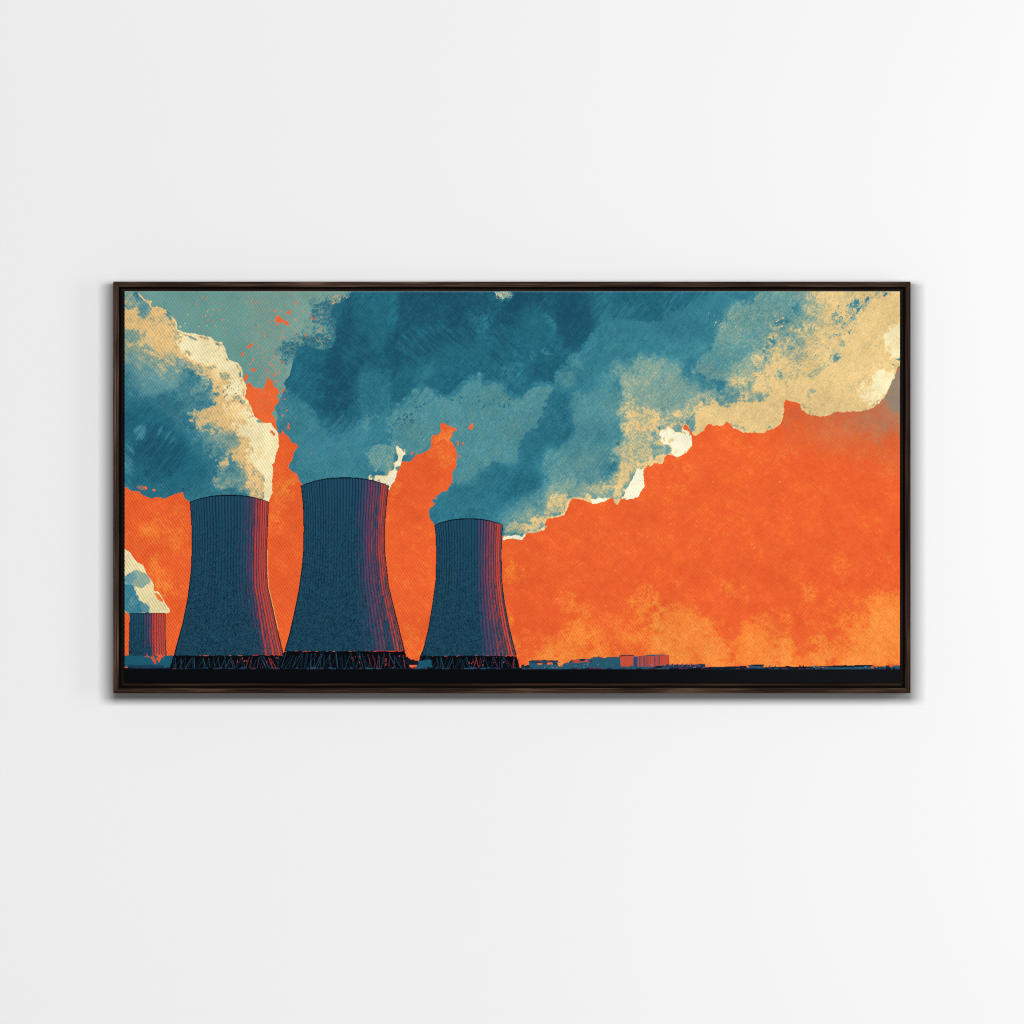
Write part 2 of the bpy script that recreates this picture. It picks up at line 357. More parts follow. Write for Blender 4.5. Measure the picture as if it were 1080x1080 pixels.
    flecks(330, 'a 480,60 1080,20 b 620,30 620,420 330,480 220,760 60,740 a 1040,700 900,560 800,380 700,340', 'dd8259', .25, .8, 5)
    flecks(110, 'b -60,350 160,60 560,120 600,300 280,560 200,760 0,760', 'ee7748', .3, 1.2, 6)
    flecks(14, 'a 480,60 800,60 900,250 500,220', 'eaa866', .3, .8, 8, asp=1)

MAIN = ('b 775,5 760,60 690,100 620,140 610,200 640,260 650,350 620,470 540,490 400,450 330,480 290,590 270,690 225,750 240,800 190,900 150,960 175,1010 185,1080 '
        'h 165,20 165,80 185,130 212,180 205,95 250,150 290,200 330,215 350,245 310,280 300,330 275,375 270,420 300,450 335,455 345,500 375,550 600,600 1080,600 '
        'i 5,585 15,560 50,510 70,440 100,370 120,360 180,355 215,312 205,300 230,300 300,285 340,250 350,150 370,145 380,158 425,120 422,55 440,48 500,75 525,90 520,150 500,180 530,230 550,290 548,400 515,450 515,530 475,610 440,605 380,640 350,680 375,710 330,740 320,770 340,830 370,880 600,960 925,960 925,1000 1000,990 1060,1005 '
        'j 0,1000 50,940 100,950 190,920 215,880 195,880 200,830 270,820 340,800 375,750 390,690 420,660 500,675 540,695 600,700 680,680 740,660 750,690 780,720 815,665 900,670 940,650 1000,560 995,420 1030,385 1050,400 1080,370 '
        'k 75,380 80,320 120,310 190,320 270,290 305,230 300,150 285,100 245,90 260,62 285,100 335,155 410,110 430,65 455,55 480,70 560,65 590,35 640,85 720,125 800,130 900,120 970,90 1030,50 1045,0 '
        'f 55,970 65,880 85,890 190,920 195,970 260,1010 350,1035 430,1015 490,990 560,990 690,985 780,960 870,880 910,780 970,680 980,630 1030,590 1030,-20')
LEFT = ('a -20,0 110,10 175,60 230,85 225,140 290,135 380,180 430,260 440,320 520,345 620,362 700,375 740,410 800,420 830,480 855,570 930,590 970,640 970,710 1005,790 990,870 1040,940 1060,1010 1080,1040 '
        'h 0,5 60,50 120,50 160,100 185,170 185,240 165,290 150,370 130,380 135,460 125,580 130,620 105,690 g 1080,720 540,720 540,690 495,650 485,605 420,630 340,660 260,645 240,665 180,650 130,605 60,600 -20,540')

def strokes(clip, P, c, cov, sk=None, e=6):
    patch(P, c, cov, e, .8, .9, st=SK if sk is None else sk, clip=clip, nz=FB)
def paint_main():
    M = mask_of(pts(MAIN), .7, .95)
    # ragged, dotted left border of the dark cloud
    patch('b 480,130 620,100 700,90 760,20 800,20 800,500 600,520 400,520 300,650 200,560 240,420 420,410 520,440 600,380 480,330', BL, .62, 5.5, 1.1, .95, clip=~M, st=DOT)
    flecks(60, 'b 480,100 700,60 680,460 300,560 220,560 240,420 480,400', '2a6a80', .3, .9, 12, clip=~M)
    flecks(26, 'b 600,20 760,20 740,110 600,130', 'e0a87a', .3, .9, 13); flecks(20, 'b 480,200 640,200 640,480 480,460', 'd9795a', .3, .8, 14)
    set_palette(['1b4f65', '23667b', '357c8d', '528f96', '8aa595', 'ebc786', 'f3e6b8', 'f9f3d6'])
    F = np.full((RH, RW), 2.2, np.float32)
    C = lambda P, c, cov=1, e=1.5, rough=.9, soft=.3, st=None: wash(F, P, c, cov, (e*1.5+1.1) if e > .7 else e, rough*1.3, max(soft, .55 if e > .7 else .3), None, FC if e < 4 else FB)
    # dark heart of the plume
    C('b 760,-30 600,130 640,350 600,480 400,440 300,560 200,760 260,820 340,880 430,960 540,1100 800,1100 860,1020 850,700 900,660 1080,700 c 0,1000 110,920 240,790 270,770 340,800 430,870 540,850 590,790 740,670 760,760 830,740 920,750 945,720 950,840 1080,880 d 0,860 60,790 200,750 330,800 300,700 250,630 390,640 395,490 490,500 570,360 610,300 720,240 900,265 1080,265 e 0,310 120,260 280,130 420,60 560,-30', BL, 1, 1.6, 1.1, .25)
    C('b 780,-30 800,120 840,180 860,330 1000,560 860,640 830,960 760,1080 540,1040 480,900 540,780 500,560 560,500 660,500 660,300 640,150', NV, .92, 4, .9, .6)
    C('c 40,-20 860,-20 700,250 680,480 560,560 380,560 200,600 100,820 0,900 b 1000,640 1080,420 c 0,300', NV, .88, 6, 1, .7)
    C('c 880,-20 d 540,-20 560,200 540,360 400,380 280,330 180,130 0,240 c 1040,500 1000,560 800,640 860,300', NV, .88, 5, 1, .7)
    C('d 280,60 560,60 580,260 540,380 480,470 380,460 290,320', NV, .9, 2.5, 1, .4)
    C('d 600,-20 e 480,-20 260,120 100,230 0,270 d 1060,240 700,200 620,240', '265f78', .75, 4, 1, .6, SK)
    C('d 60,640 250,600 390,620 300,720 120,740', NV, .5, 3, 1, .6)
    C('b 340,470 520,470 560,800 480,860 330,860 240,760 290,600', '1f6379', .55, 5, .9, .8)
    C('b 940,-20 1060,20 1080,260 1000,330 930,240', '2a7284', .5, 5, .9, .8)
    # middle blue-greens
    C('b 180,1090 190,900 300,870 420,950 500,1090', '3a8392', .7, 2.5, 1, .6)
    C('b 845,760 900,665 1080,690 1080,1040 860,1040 850,900', '2d7789', .85, 2.5, 1, .5)
    C('b 860,1040 1080,1015 c 110,925 250,790 340,805 430,880 550,860 600,790 740,675 760,770 830,750 940,760 950,850 1080,885 1080,1100 i 1080,0 1080,410 980,440 870,370 840,375 835,440 725,440 700,550 540,545 480,620 440,605 300,300 0,300 0,0 h 900,60 930,150 860,40', TE, .94, 1.3, 1.1, .25)
    C('d -400,900 0,890 150,770 290,785 225,850 240,950 275,1090 j 0,190 -400,300', TE, .95, 1.4, 1, .25)
    C('d 285,655 440,690 465,770 330,790 280,710', TE, .7, 1.2, 1, .4); C('d 400,540 480,540 525,650 450,655 395,590', TE, .7, 1, 1, .4)
    C('d 160,480 220,430 270,500 250,560 200,540', TE, .7, 1.2, 1.2, .4); C('d 205,190 245,200 265,320 240,380 215,270', TE, .6, 1, 1.2, .4)
    C('d 70,540 110,500 120,530 70,560', TE, .7, .8); C('c 740,230 820,210 810,380 760,410 730,280', '4b8f97', .38, 1.8, 1.2, .5, STC)
    C('c 920,620 1000,570 1080,520 1080,640 960,720 920,690', '4f9199', .5, 2, 1.2, .5, SK)
    C('c 850,600 1080,640 1080,870 950,840 960,740', '2b7184', .5, 3, 1, .6)
    C('d 570,350 720,240 900,265 1080,270 e 500,-20 840,20 790,90 660,110 590,220 510,290 512,360 470,370 460,470 350,590 240,640 170,610 150,580 0,610 d 1080,600 940,600 730,565 760,650 650,700 600,830 460,830 440,700 540,660 480,540', '307e90', .97, 1.3, 1, .25)
    C('e 0,20 500,20 260,200 100,270 0,300', '265f78', .6, 4, 1, .7, SK)
    C('e 840,10 790,95 660,115 590,225 510,295 512,365 470,375 460,475 350,595 250,640 330,690 480,740 560,760 780,780 860,520 980,380 f -20,400 0,280 100,200 190,0', TG, .96, 1.1, 1, .2)
    C('e 380,560 480,460 700,480 860,600 760,760 480,730 330,680', TE, .6, 5, .9, .8)
    C('e 520,300 640,120 860,120 940,250 800,420 560,420', '6f9f9a', .7, 4, .9, .7)
    # lower middle, below the dark stripe
    C('d 240,850 330,790 420,870 400,980 410,1090 j 430,0 440,130 350,220 330,250 190,300 190,430 130,600 0,650 i 1080,640 960,700 850,830 700,860 500,860 370,900 310,770 390,690 500,600 530,550 700,555 725,440 838,440 845,372 875,372 985,440 1080,415 j 0,200 130,70', '276f84', .96, 1.5, 1, .3)
    C('i 880,440 1080,430 1080,600 900,660 800,560', '21667c', .6, 4, .9, .8)
    C('i 320,770 440,620 700,600 800,830 500,830', '2f788a', .7, 3.5, .9, .8); C('j -20,380 180,300 180,430 120,600 -20,640', '226a80', .7, 4, .9, .7)
    C('d 400,870 600,830 720,640 830,820 820,1090 j 830,40 850,190 750,250 740,430 640,540 760,640 740,660 500,675 400,650 280,650 190,480 200,300 340,250 440,140 430,0', '4c8b94', .9, 1.6, 1, .35)
    C('j 200,300 700,180 740,430 640,540 730,640 420,640 260,560 190,430', '7f9f94', .45, 5, .9, .9); C('j 480,130 800,60 840,180 740,260 600,250', '44889a', .5, 3, .9, .8)
    C('d 820,740 640,720 420,960 500,1080 830,1080', '7a9e98', .30, 5, .9, .9)
    C('i 1040,660 j 120,610 270,640 190,720 60,830 -20,900 i 930,960 880,800', '5b8f95', .75, 2, 1.1, .5)
    # sand-coloured, dotted borders on the lit side
    D = lambda P, cov, e=2.5, c=TAN, rough=1, soft=.8, st=None: C(P, c, cov, e*1.5, rough, soft, st)
    C('i 925,985 1040,820 j 120,720 240,610 400,560 560,560 720,560 800,330 860,0 e 300,1000 420,820 800,780 1040,560 f 200,300 400,-20 1030,-20 1030,640 700,1040 200,1040 k 1050,40 800,140 300,140 200,330 -20,380 j 1000,600 780,720 400,700 200,900 0,1010', '8aa595', .85, 5, .9, .9)
    D('f -20,500 200,380 420,-20 1040,-20 1040,640 900,900 300,1060 -20,1090 e 560,1090 500,960 800,860', .6, 6)
    D('d 725,565 900,590 1080,600 e 140,580 300,700 480,740 500,900 300,1010 0,1020 d 1080,1090 840,1090 880,800', .52, 3)
    D('d 880,620 1080,640 1080,1080 900,1080', .18, 4); D('d 830,890 900,900 960,980 1080,960 1080,1100 820,1100', .5, 1.6, st=STC)
    D('e 480,700 900,540 980,820 830,940 590,940', .42, 3)
    D('e 480,720 700,760 780,780 700,880 590,930 480,900', .5, 3); D('e 960,400 1010,260 1090,230 1090,750 950,810 830,930 700,880 840,750 880,540', .55, 2.6)
    D('j 830,0 1080,0 1080,345 1000,400 760,640 640,545 745,430 750,250 850,190', .58, 1.6)
    D('j 560,560 640,530 760,600 740,665 560,665', .35, 2)
    D('k 0,-10 330,-10 250,70 105,90 60,150 95,250 85,320 0,345', .60, 1.6)
    D('f 200,-20 440,-20 430,150 450,280 530,480 430,600 250,700 0,760 -60,760 -60,400 0,290 120,200', .48, 1.6)
    D('f -20,640 260,560 460,560 200,760 -20,800', .35, 3)
    T = lambda P, e=1.0, cov=1, c=TAN: C(P, c, cov, e*1.4, 1, .5)
    T('e -10,1015 70,990 100,1040 270,1030 440,900 500,920 590,930 700,880 760,890 830,930 960,810 1090,745 1090,1100 k 1050,-20 1040,60 800,140 600,60 420,120 320,170 300,0 290,-30 120,-10 0,-10')
    T('f -20,780 60,750 150,710 250,690 330,690 430,580 530,490 520,380 600,310 650,190 760,60 1030,-20 1030,640 900,860 700,1010 350,1060 200,980 190,925 60,880 -20,900')
    D('f 230,-20 900,-20 740,60 600,160 470,300 440,200 420,140', .78, 2)
    D('f 330,400 460,340 520,440 500,500 400,560 290,640', .45, 1.6); T('j 745,660 780,720 815,660', .4, .8, 'c9c09a')
    T('j 830,350 1000,395 930,420 820,645 750,665 740,450 800,400', 1.2, .8); T('j 1000,400 1090,330 1090,390 1040,410', .6)
    T('k -10,310 90,300 75,385 -10,370', .6, .9); T('k 60,100 250,80 300,150 330,165 420,110 440,30 120,50', 1.6, .5)
    T('j 40,900 130,800 190,790 260,650 370,625 400,690 340,805 200,835 215,890 100,955 40,945', 1.2, .66)
    T('j 60,900 130,800 200,790 200,900', 1.2, .6); T('i 935,930 1060,840 j 20,850 50,900 i 1080,960 925,985', 1, .6)
    T('j 520,660 540,610 580,640 560,690 520,690', .5, .9)
    B = lambda P, e=.9, cov=.9, c='3a7f95': C(P, c, cov, e, 1.2, .3)
    B('f 560,140 580,110 640,100 670,70 680,85 640,130 590,145'); B('f 640,200 640,160 700,110 740,50 750,70 720,110 665,160', .6); B('f 415,575 440,550 500,510 515,520 470,570', .8, .8)
    B('f 860,50 880,15 905,15 870,50', .5); B('f 0,280 60,200 150,100 180,0 200,0 170,120 90,260 40,370 0,360', 1.2, .3); B('f -10,620 40,640 50,700 0,720', 1.5, .3)
    B('f 140,210 210,185 205,195 145,215', .4, .8, '5b90a0'); B('f 270,820 300,790 300,880 270,905', 1.2, .6, '7f9f9f'); B('e 960,650 1040,640 1030,690 970,690', 1, .35); B('e 490,780 600,720 560,790 500,810', 1, .6)
    B('e 845,160 870,150 875,160 850,170', .3, 1, '27606f'); B('k 30,80 60,70 50,110', .6, .7)
    # brightest edges
    W = lambda P, e=.6, cov=1, c=CRE: C(P, c, cov, .8 if e > .55 else e, 1.2, .3)
    W('f 1030,245 990,265 920,280 890,370 860,430 905,480 910,560 1030,600', .9, .88)
    W('f 765,710 830,660 960,640 985,670 910,800 880,870 790,950 740,920 770,800', .9, .95); W('f 640,780 770,730 780,900 720,940 670,880', 1.5, .55); W('f 630,840 690,730 740,760 660,870', .8, .4)
    B('f 920,610 940,590 960,610 990,590 1000,600 960,620', .5, 1, '3c6f80'); B('f 945,560 1000,545 1000,575 970,575', .5, .9, '3c7f92')
    W('j 940,425 995,418 1005,560 945,655 900,675 815,660 850,590', .5, 1, WHT); W('j 555,650 590,665 740,655 740,668 680,685 600,705 575,695', .35, 1, WHT)
    W('j 385,690 400,690 375,760 340,805 325,805 365,750', .3); W('j 150,905 200,880 190,925 140,930', .4); W('i 920,985 960,970 1030,950 1085,970 j 50,935 0,1005 i 1000,990 925,1005', .4, 1, WHT)
    W('k 55,140 110,90 180,130 255,100 300,150 308,230 270,292 190,325 115,310 130,220 90,200', .6, 1, WHT); T('k 110,190 150,170 160,190 130,215', .5, .8); T('k 130,270 200,270 190,300', .5, .5); T('k 70,140 110,110 120,160', .7, .4)
    W('k 588,35 600,40 650,85 720,122 830,122 830,133 720,130 640,92', .3, 1, WHT)
    W('i 60,235 112,262 127,300 102,372 60,515 10,590 -50,570 10,490 50,410 72,320', .5, .95, 'f3eacb'); W('h 915,497 960,425 1000,460 1080,490 1090,570 1000,515', .8, .95, 'f0e8c8')
    D('i -30,300 50,260 60,400 0,480 -60,480', .35, 1.5)
    C('h 860,300 960,200 1080,200 i 40,240 60,330 40,430 0,470 h 1000,450 950,420 920,380', '7d9c98', .75, 1, .9, .4)
    W('i 85,260 118,270 122,300 100,400 60,500 10,580 0,480 50,450 70,380', .8, .95, 'f5ecd0'); B('i 55,410 90,400 75,440', .3, .7, '4b6f78'); T('i 80,300 105,310 95,340', .4, .8, 'd9a878')
    C('h 560,-20 860,-20 820,60 720,180 600,130', '1f5f77', .8, 3, .9, .6); C('h 830,250 980,150 960,190 870,290', '226a80', .8, 1.2)
    C('h 490,450 520,420 500,400', TE, .6, .8); C('h 705,470 720,435 735,475', TE, .8, .5); C('i 495,815 508,795 520,820', TE, .8, .4); C('i 620,815 635,795 645,815', TE, .8, .4)
    rim(F, M, 'i 935,940 1080,830 j 380,600 740,600 980,380 1080,300 k 400,-60 800,-100 f 0,760 1040,500 1080,1090 l 0,300 j 0,1100 i 930,1060', 5.0)
    D('c 875,15 1000,5 1000,55 890,70', .75, .7)
    ink(F, M)
    flecks(150, 'f 180,40 760,30 620,330 520,480 330,680 0,700 0,300', '5f97a2', .2, .8, 15, M); flecks(60, 'f 440,80 640,120 600,340 480,420', '4f8c9c', .25, 1, 16, M)
    flecks(44, 'e 380,180 720,180 720,390 560,360 480,280', 'c3bb9a', .2, .65, 17, M); flecks(40, 'e 900,180 1080,200 1000,420', TAN, .3, 1, 18, M)
    flecks(60, 'f 560,380 900,480 820,660 400,960', 'd8c394', .25, .9, 19, M)
    # loose brush strokes
    strokes(M, 'c 180,660 380,560 320,720 250,800 200,760', '3f8894', .34, e=2); strokes(M, 'c 0,20 80,40 40,330 0,330', '2c7a8a', .4, e=2)
    strokes(M, 'd 0,150 280,60 280,480 0,600', '2a7486', .28); strokes(M, 'd 560,40 1060,40 1060,300 640,300', '3a8292', .25); strokes(M, 'e 0,30 600,10 400,200 0,330', '3d8595', .25); strokes(M, 'c 100,380 1080,250 1080,640 200,640', '2b7486', .24, SK2)
    strokes(M, 'b 700,150 1080,100 1080,900 700,1000', '27697d', .22, SK2); strokes(M, 'h 180,60 900,0 900,480 380,480', '48899a', .22, SK); strokes(M, 'e 60,420 460,360 300,600 100,580', '4f939d', .2); strokes(M, 'i 420,480 1060,440 900,830 400,830', '3c8292', .2, SK)
    strokes(M, 'j 0,20 430,20 180,420 0,600', '337b8e', .25); strokes(M, 'c 0,600 500,560 400,800 0,980', '2b7486', .25)
    flecks(30, 'c 20,980 300,880 300,1060 60,1080', '2b7184', .4, 1.3, 20, M); flecks(30, 'c 430,860 1000,840 1000,960 600,960', '2b7184', .4, 1.2, 21, M); flecks(24, 'i 20,0 220,0 200,60 20,60', '2b7184', .4, 1.2, 22, M)
    flecks(70, 'c 870,10 1000,10 1000,60 880,70', 'e8d9b0', .3, .8, 23, M, asp=1)
    # orange spots that show through
    O = lambda P, e=.4: patch(P, 'ee6a35', 1, e, 1, .15)
    O('i 645,105 670,45 690,50 680,110 660,95'); O('i 672,125 685,130 680,145'); O('i 550,210 570,190 572,240 560,240', .3); O('i 590,215 600,180 615,215 600,240', .3); O('i 565,295 595,320 580,330', .3); O('i 515,80 540,90 560,115 525,120', .4)
    O('i 175,290 195,283 215,300 190,303', .3); O('k 243,70 258,58 285,90 300,140 275,105 245,100', .3); O('e 580,1075 595,1065 610,1085', .3); O('c 420,1078 432,1072 440,1090', .3); O('c 665,1078 680,1072 690,1090', .3)
    O('h 255,40 268,35 270,110 258,100', .3); O('i 345,655 395,650 380,670', .25); O('i 305,700 345,680 375,712 335,738', .4); O('h 230,130 265,165 280,185 250,160', .3)
    flecks(18, 'h 200,40 300,20 460,300 300,440', 'd0745a', .25, .6, 24, M); flecks(14, 'b 200,800 260,800 260,1060 200,1060', 'ee6a38', .3, 1, 25)
    patch('i 290,295 300,300 295,308', '7a4433', 1, .2)
    B('h 290,185 330,215 350,240 345,215', .3, .9, '1f5f70')

def paint_left():
    M = mask_of(pts(LEFT), .55, .7)
    flecks(26, 'a 440,250 720,270 740,400 600,360 440,330', 'c3c3a0', .25, .8, 31)
    set_palette(['1b5067', '25697e', '367a8b', '588f97', '8fa594', 'eec381', 'f3e4b2', 'f9f1d0'])
    F = np.full((RH, RW), 1.9, np.float32)
    C = lambda P, c, cov=1, e=1.5, rough=.9, soft=.35, st=None: wash(F, P, c, cov, (e*1.5+1.1) if e > .7 else e, rough*1.3, max(soft, .55 if e > .7 else .3), None, FC if e < 4 else FB)
    C('a -20,820 100,880 200,860 330,900 480,1090 g 560,0 440,130 600,250 720,330 720,480 760,560 700,640 500,680 -20,640', '22687f', .9, 5, .9, .8)
    C('g 60,120 300,80 450,150 570,300 460,450 300,520 120,450 60,300', NV, .82, 4.5, .9, .7); C('g -10,0 120,20 200,90 60,130 -10,90', NV, .5, 3)
    C('g 120,120 300,200 440,330 300,470 130,430', '1a4f66', .7, 5, .9, .7)
    C('a -20,340 120,370 430,570 560,680 480,760 300,900 80,860 -20,700', '6d9897', .80, 4, .9, .9)
    C('a -20,640 60,640 100,780 40,850 -20,900', '2f7890', .6, 3, .9, .8)
    C('a 440,640 560,680 650,700 760,800 720,900 600,930 620,980 520,1060 440,1000 460,800', '44849a', .8, 2.5, .9, .5)
    C('a 560,780 740,780 760,880 620,930', '7d9c92', .6, 3); C('a 260,560 420,560 640,600 540,680 460,800 340,800', '8a9f8d', .5, 4, .9, .9)
    D = lambda P, cov, e=2, c='eec27c', st=None: C(P, c, cov, e, 1.1, .5, st)
    C('a -20,20 230,85 430,260 855,570 1005,790 1080,1040 h 185,200 130,400 105,690 g 860,660 860,420 740,330 640,200 560,60 a 480,1060 560,900 700,900 720,780 600,680 440,640 300,620 100,620 -20,560', '84a395', .85, 5, .9, .9)
    C('a 200,85 430,260 855,570 1005,790 1080,1040 h 185,200 130,400 105,690 g 920,660 920,400 800,200 720,40 a 640,1060 760,940 800,820 680,660 500,560 380,520 100,300 -20,240 -20,140', 'd2bb88', .85, 3.5, .9, .8)
    D('a -20,20 120,20 160,110 100,150 -20,150', .45, 1.2); D('a -20,330 200,370 430,540 420,660 330,720 150,600 -20,560', .27, 3)
    D('a 100,20 130,15 180,70 232,90 220,150 195,110 130,60', 1, .5)
    D('a -20,140 100,150 140,220 180,235 215,190 215,130 290,130 385,180 435,260 435,450 410,540 340,575 290,540 200,490 110,370 -20,330', .93, 1.6)
    D('a 200,480 420,440 430,560 500,590 430,660 300,600', .45, 2); D('a -20,300 60,310 200,430 100,460 -20,380', .4, 2)
    D('a 180,210 220,200 300,250 300,300 200,280', -1); C('a 190,190 215,190 240,290 220,280', TE, .45, 1, 1.2); C('a -20,330 60,330 200,350 150,390 60,400 -20,380', '4a8796', .5, 1.6)
    C('a 95,85 150,95 195,80 215,150 190,200 160,232 130,225 145,160', '5b95a0', .95, .8)
    D('a 425,430 560,540 700,590 860,740 820,860 1000,1000 1090,1080 g 1080,0 1080,600 920,615 1020,540 1005,430 925,425 900,350 785,435 750,360 900,290 945,150 880,100 720,145 760,60 640,100 580,115 540,0 a 540,1080 530,1020 640,960 760,900 790,830 740,780 650,700 550,680 640,620 500,600 420,560', .80, 1.6)
    D('a 600,600 760,620 860,740 800,820 680,700 560,640', .6, 2); D('a 640,960 900,900 1080,1060 g 1040,0 1000,60 860,120 700,100 a 620,1060', .5, 3)
    D('g 960,420 1020,420 1060,320 1080,320 1080,600 940,600 1020,540', .7, 1.5)
    T = lambda P, cov=.8, e=1.2, c='6c9799': C(P, c, cov, e, 1, .35)
    T('g 785,150 880,105 945,140 930,230 800,290 760,200', .75); T('g 710,440 780,430 900,420 1000,440 1025,540 900,605 760,570', .8); T('g 560,210 720,150 780,200 760,300 640,280', .4, 3, '5f909a'); T('a 850,980 930,980 920,1040 850,1030', .5)
    T('g 650,50 740,30 770,60 700,100', .5, 1); T('a 820,800 870,780 875,790 830,810', .9, .3, '3a7f95'); T('a 420,560 500,570 620,630 600,660 480,650', .4, 1.5, '5b90a0')
    D('g 760,430 720,480 740,540 900,600 880,560', .35, 1.2); D('g 660,260 800,250 900,270 880,330 760,330', .3, 1.6)
    W = lambda P, cov=1, e=1, c=CRE: C(P, c, cov, e, 1.2, .35)
    W('a 425,350 440,322 520,345 620,362 700,375 740,410 800,420 830,480 855,570 930,590 970,640 970,710 1005,790 990,870 1040,940 1060,1010 1090,1050 g 1090,320 1030,200 960,130 860,70 a 1080,1090 1000,1000 990,900 900,870 820,870 830,800 880,740 780,650 680,580 560,540 470,450', .95, 1.2)
    W('h -30,-30 60,50 120,50 160,100 185,170 185,240 165,290 150,370 130,380 135,460 125,580 130,620 105,690 60,690 70,480 -30,400', .97, .7); W('g 1000,200 1080,240 1080,380 1040,330', .8)
    W('g 880,60 1080,-20 1080,600 1000,600 1040,480 1000,330 1040,220 950,130', .6, 2); W('a 860,880 1000,900 1080,1040 1080,1090 900,1090 820,960', .5, 1.6); W('a 480,400 700,560 880,740 820,760 640,600 480,480', .5, 2)
    D('a 820,870 900,870 990,910 1000,990 900,960', .4, 1.5); C('a 700,560 780,610 850,700 780,700', 'eec888', .5, 2); T('a 440,340 590,390 600,410 450,350', .6, .7, '3f7d92'); T('a 600,360 720,370 720,390 620,390', .4, .6, '4b8a98')
    D('h -20,240 60,220 95,330 70,390 -20,360', .55, 1.5, 'ecd09a'); D('h -20,420 60,480 60,650 -20,660', .5, 1.5, 'e8c88e'); D('h 60,290 90,330 75,350', .8, .5, 'd9a466'); D('g 1020,400 1080,360 1080,600 1000,560', .55, 2)
    W('g 1030,280 1080,260 1080,330 1050,320', 1, .8, WHT)
    C('a -20,-60 110,-60 120,20 60,130 -20,150', '8fa594', .8, 1.5); D('a -20,60 60,60 90,140 -20,150', .5, 1.5)
    rim(F, M, 'a 430,250 900,400 1080,700 1080,1090 900,1080 900,850 800,650 430,430', 6.0, 2.5); rim(F, M, 'a 215,60 440,250 440,420 215,140', 5.2, 3); rim(F, M, 'h -30,-40 260,0 260,500 130,700 60,690 60,200', 6.1, 2.5)
    ink(F, M); patch('h 110,110 130,105 155,140 140,150', 'd9733f', .8, .4, 1); patch('h 0,30 20,20 60,50 30,50', '5fa08a', .7, .5, 1)
    flecks(60, 'a 180,200 440,200 440,340 200,300', '93a596', .2, .8, 32, M, asp=1); flecks(36, 'a 820,740 980,740 960,920 820,900', '55707a', .25, .8, 33, M); flecks(40, 'a 560,400 800,420 820,560 700,540', 'd7c9a0', .25, .8, 34, M); flecks(50, 'a 100,360 420,420 300,580 120,460', TAN, .4, 1.3, 35, M)
    strokes(M, 'g 10,20 500,10 700,560 60,560', '2b758a', .13, SK, 8); strokes(M, 'a 10,400 440,560 400,900 20,880', '5b94a0', .25, SK2, 6); strokes(M, 'g 10,180 80,180 80,600 10,600', '4f93a0', .3, SK2, 2); strokes(M, 'g 80,100 170,60 160,170 90,170', '4f93a0', .4, e=1.5)
    strokes(M, 'g 280,80 420,140 430,220 300,160', '3f8799', .3, e=2)
    patch('g 90,560 140,545 200,590 180,600 110,580', 'c07a5c', .5, .6, 1); patch('g 150,555 190,565 205,590 175,590', 'f26a32', 1, .4, 1); patch('g 235,588 262,590 255,603 240,603', 'f26a32', 1, .4, 1); patch('g 475,575 500,575 490,600 478,600', '1c4e62', .9, .4)
    flecks(16, 'g 60,540 620,540 620,620 60,610', 'b9705c', .2, .5, 36, M)
    # small plume at the left border
    S = mask_of(pts('g -20,1030 20,1080 m 40,0 110,100 160,120 190,200 240,260 245,340 285,340 340,430 382,490 375,517 45,525 20,510 -20,470'), .5, .55)
    set_palette(['2a687e', '3b7f93', '6297a0', '93aa98', 'dccd9b', 'ecdeac', 'f7edc6'])
    F = np.full((RH, RW), 5.0, np.float32)
    P = lambda q, c, cov=1, e=.8: wash(F, q, c, cov, e*.8+.4, 1.0, .5)
    P('m 60,200 110,110 190,200 240,260 245,340 150,310', 'd9cf9f', .5, 2); P('m 90,300 250,340 330,430 380,500 200,515 150,420', 'e8d296', .6, 2)
    P('m 10,215 90,165 180,190 235,260 150,320 90,290 60,330 0,320', '87a697', .95); P('m 10,215 80,180 105,230 60,280 0,260', '5f94a0', .9); P('m -20,260 80,290 130,400 205,460 205,512 45,522 -20,480', '3b7f93', .97); P('m 60,300 140,400 120,500 60,420', '5a93a0', .5, 2)
    P('m 130,440 190,430 210,470 190,510 140,510', '6a98a0', .8); P('m 310,440 330,420 345,450 330,470', '9db097', .6, .5); patch('m 250,350 285,360 325,410 320,430 300,420 270,385', 'ef7a36', .95, .4, .8)
    P('m 40,0 110,100 100,110 20,10', 'f6ecc2', .9, .4); P('m 285,340 340,430 382,490 365,490 320,420', 'f3e3ac', .9, .4); P('g -20,1030 20,1080 m 60,40 30,60 -20,40', 'f6ecc2', .9, .5)
    ink(F, S, .7); patch('m 250,350 285,360 325,410 320,430 300,420 270,385', 'ef7a36', .95, .3, .8)

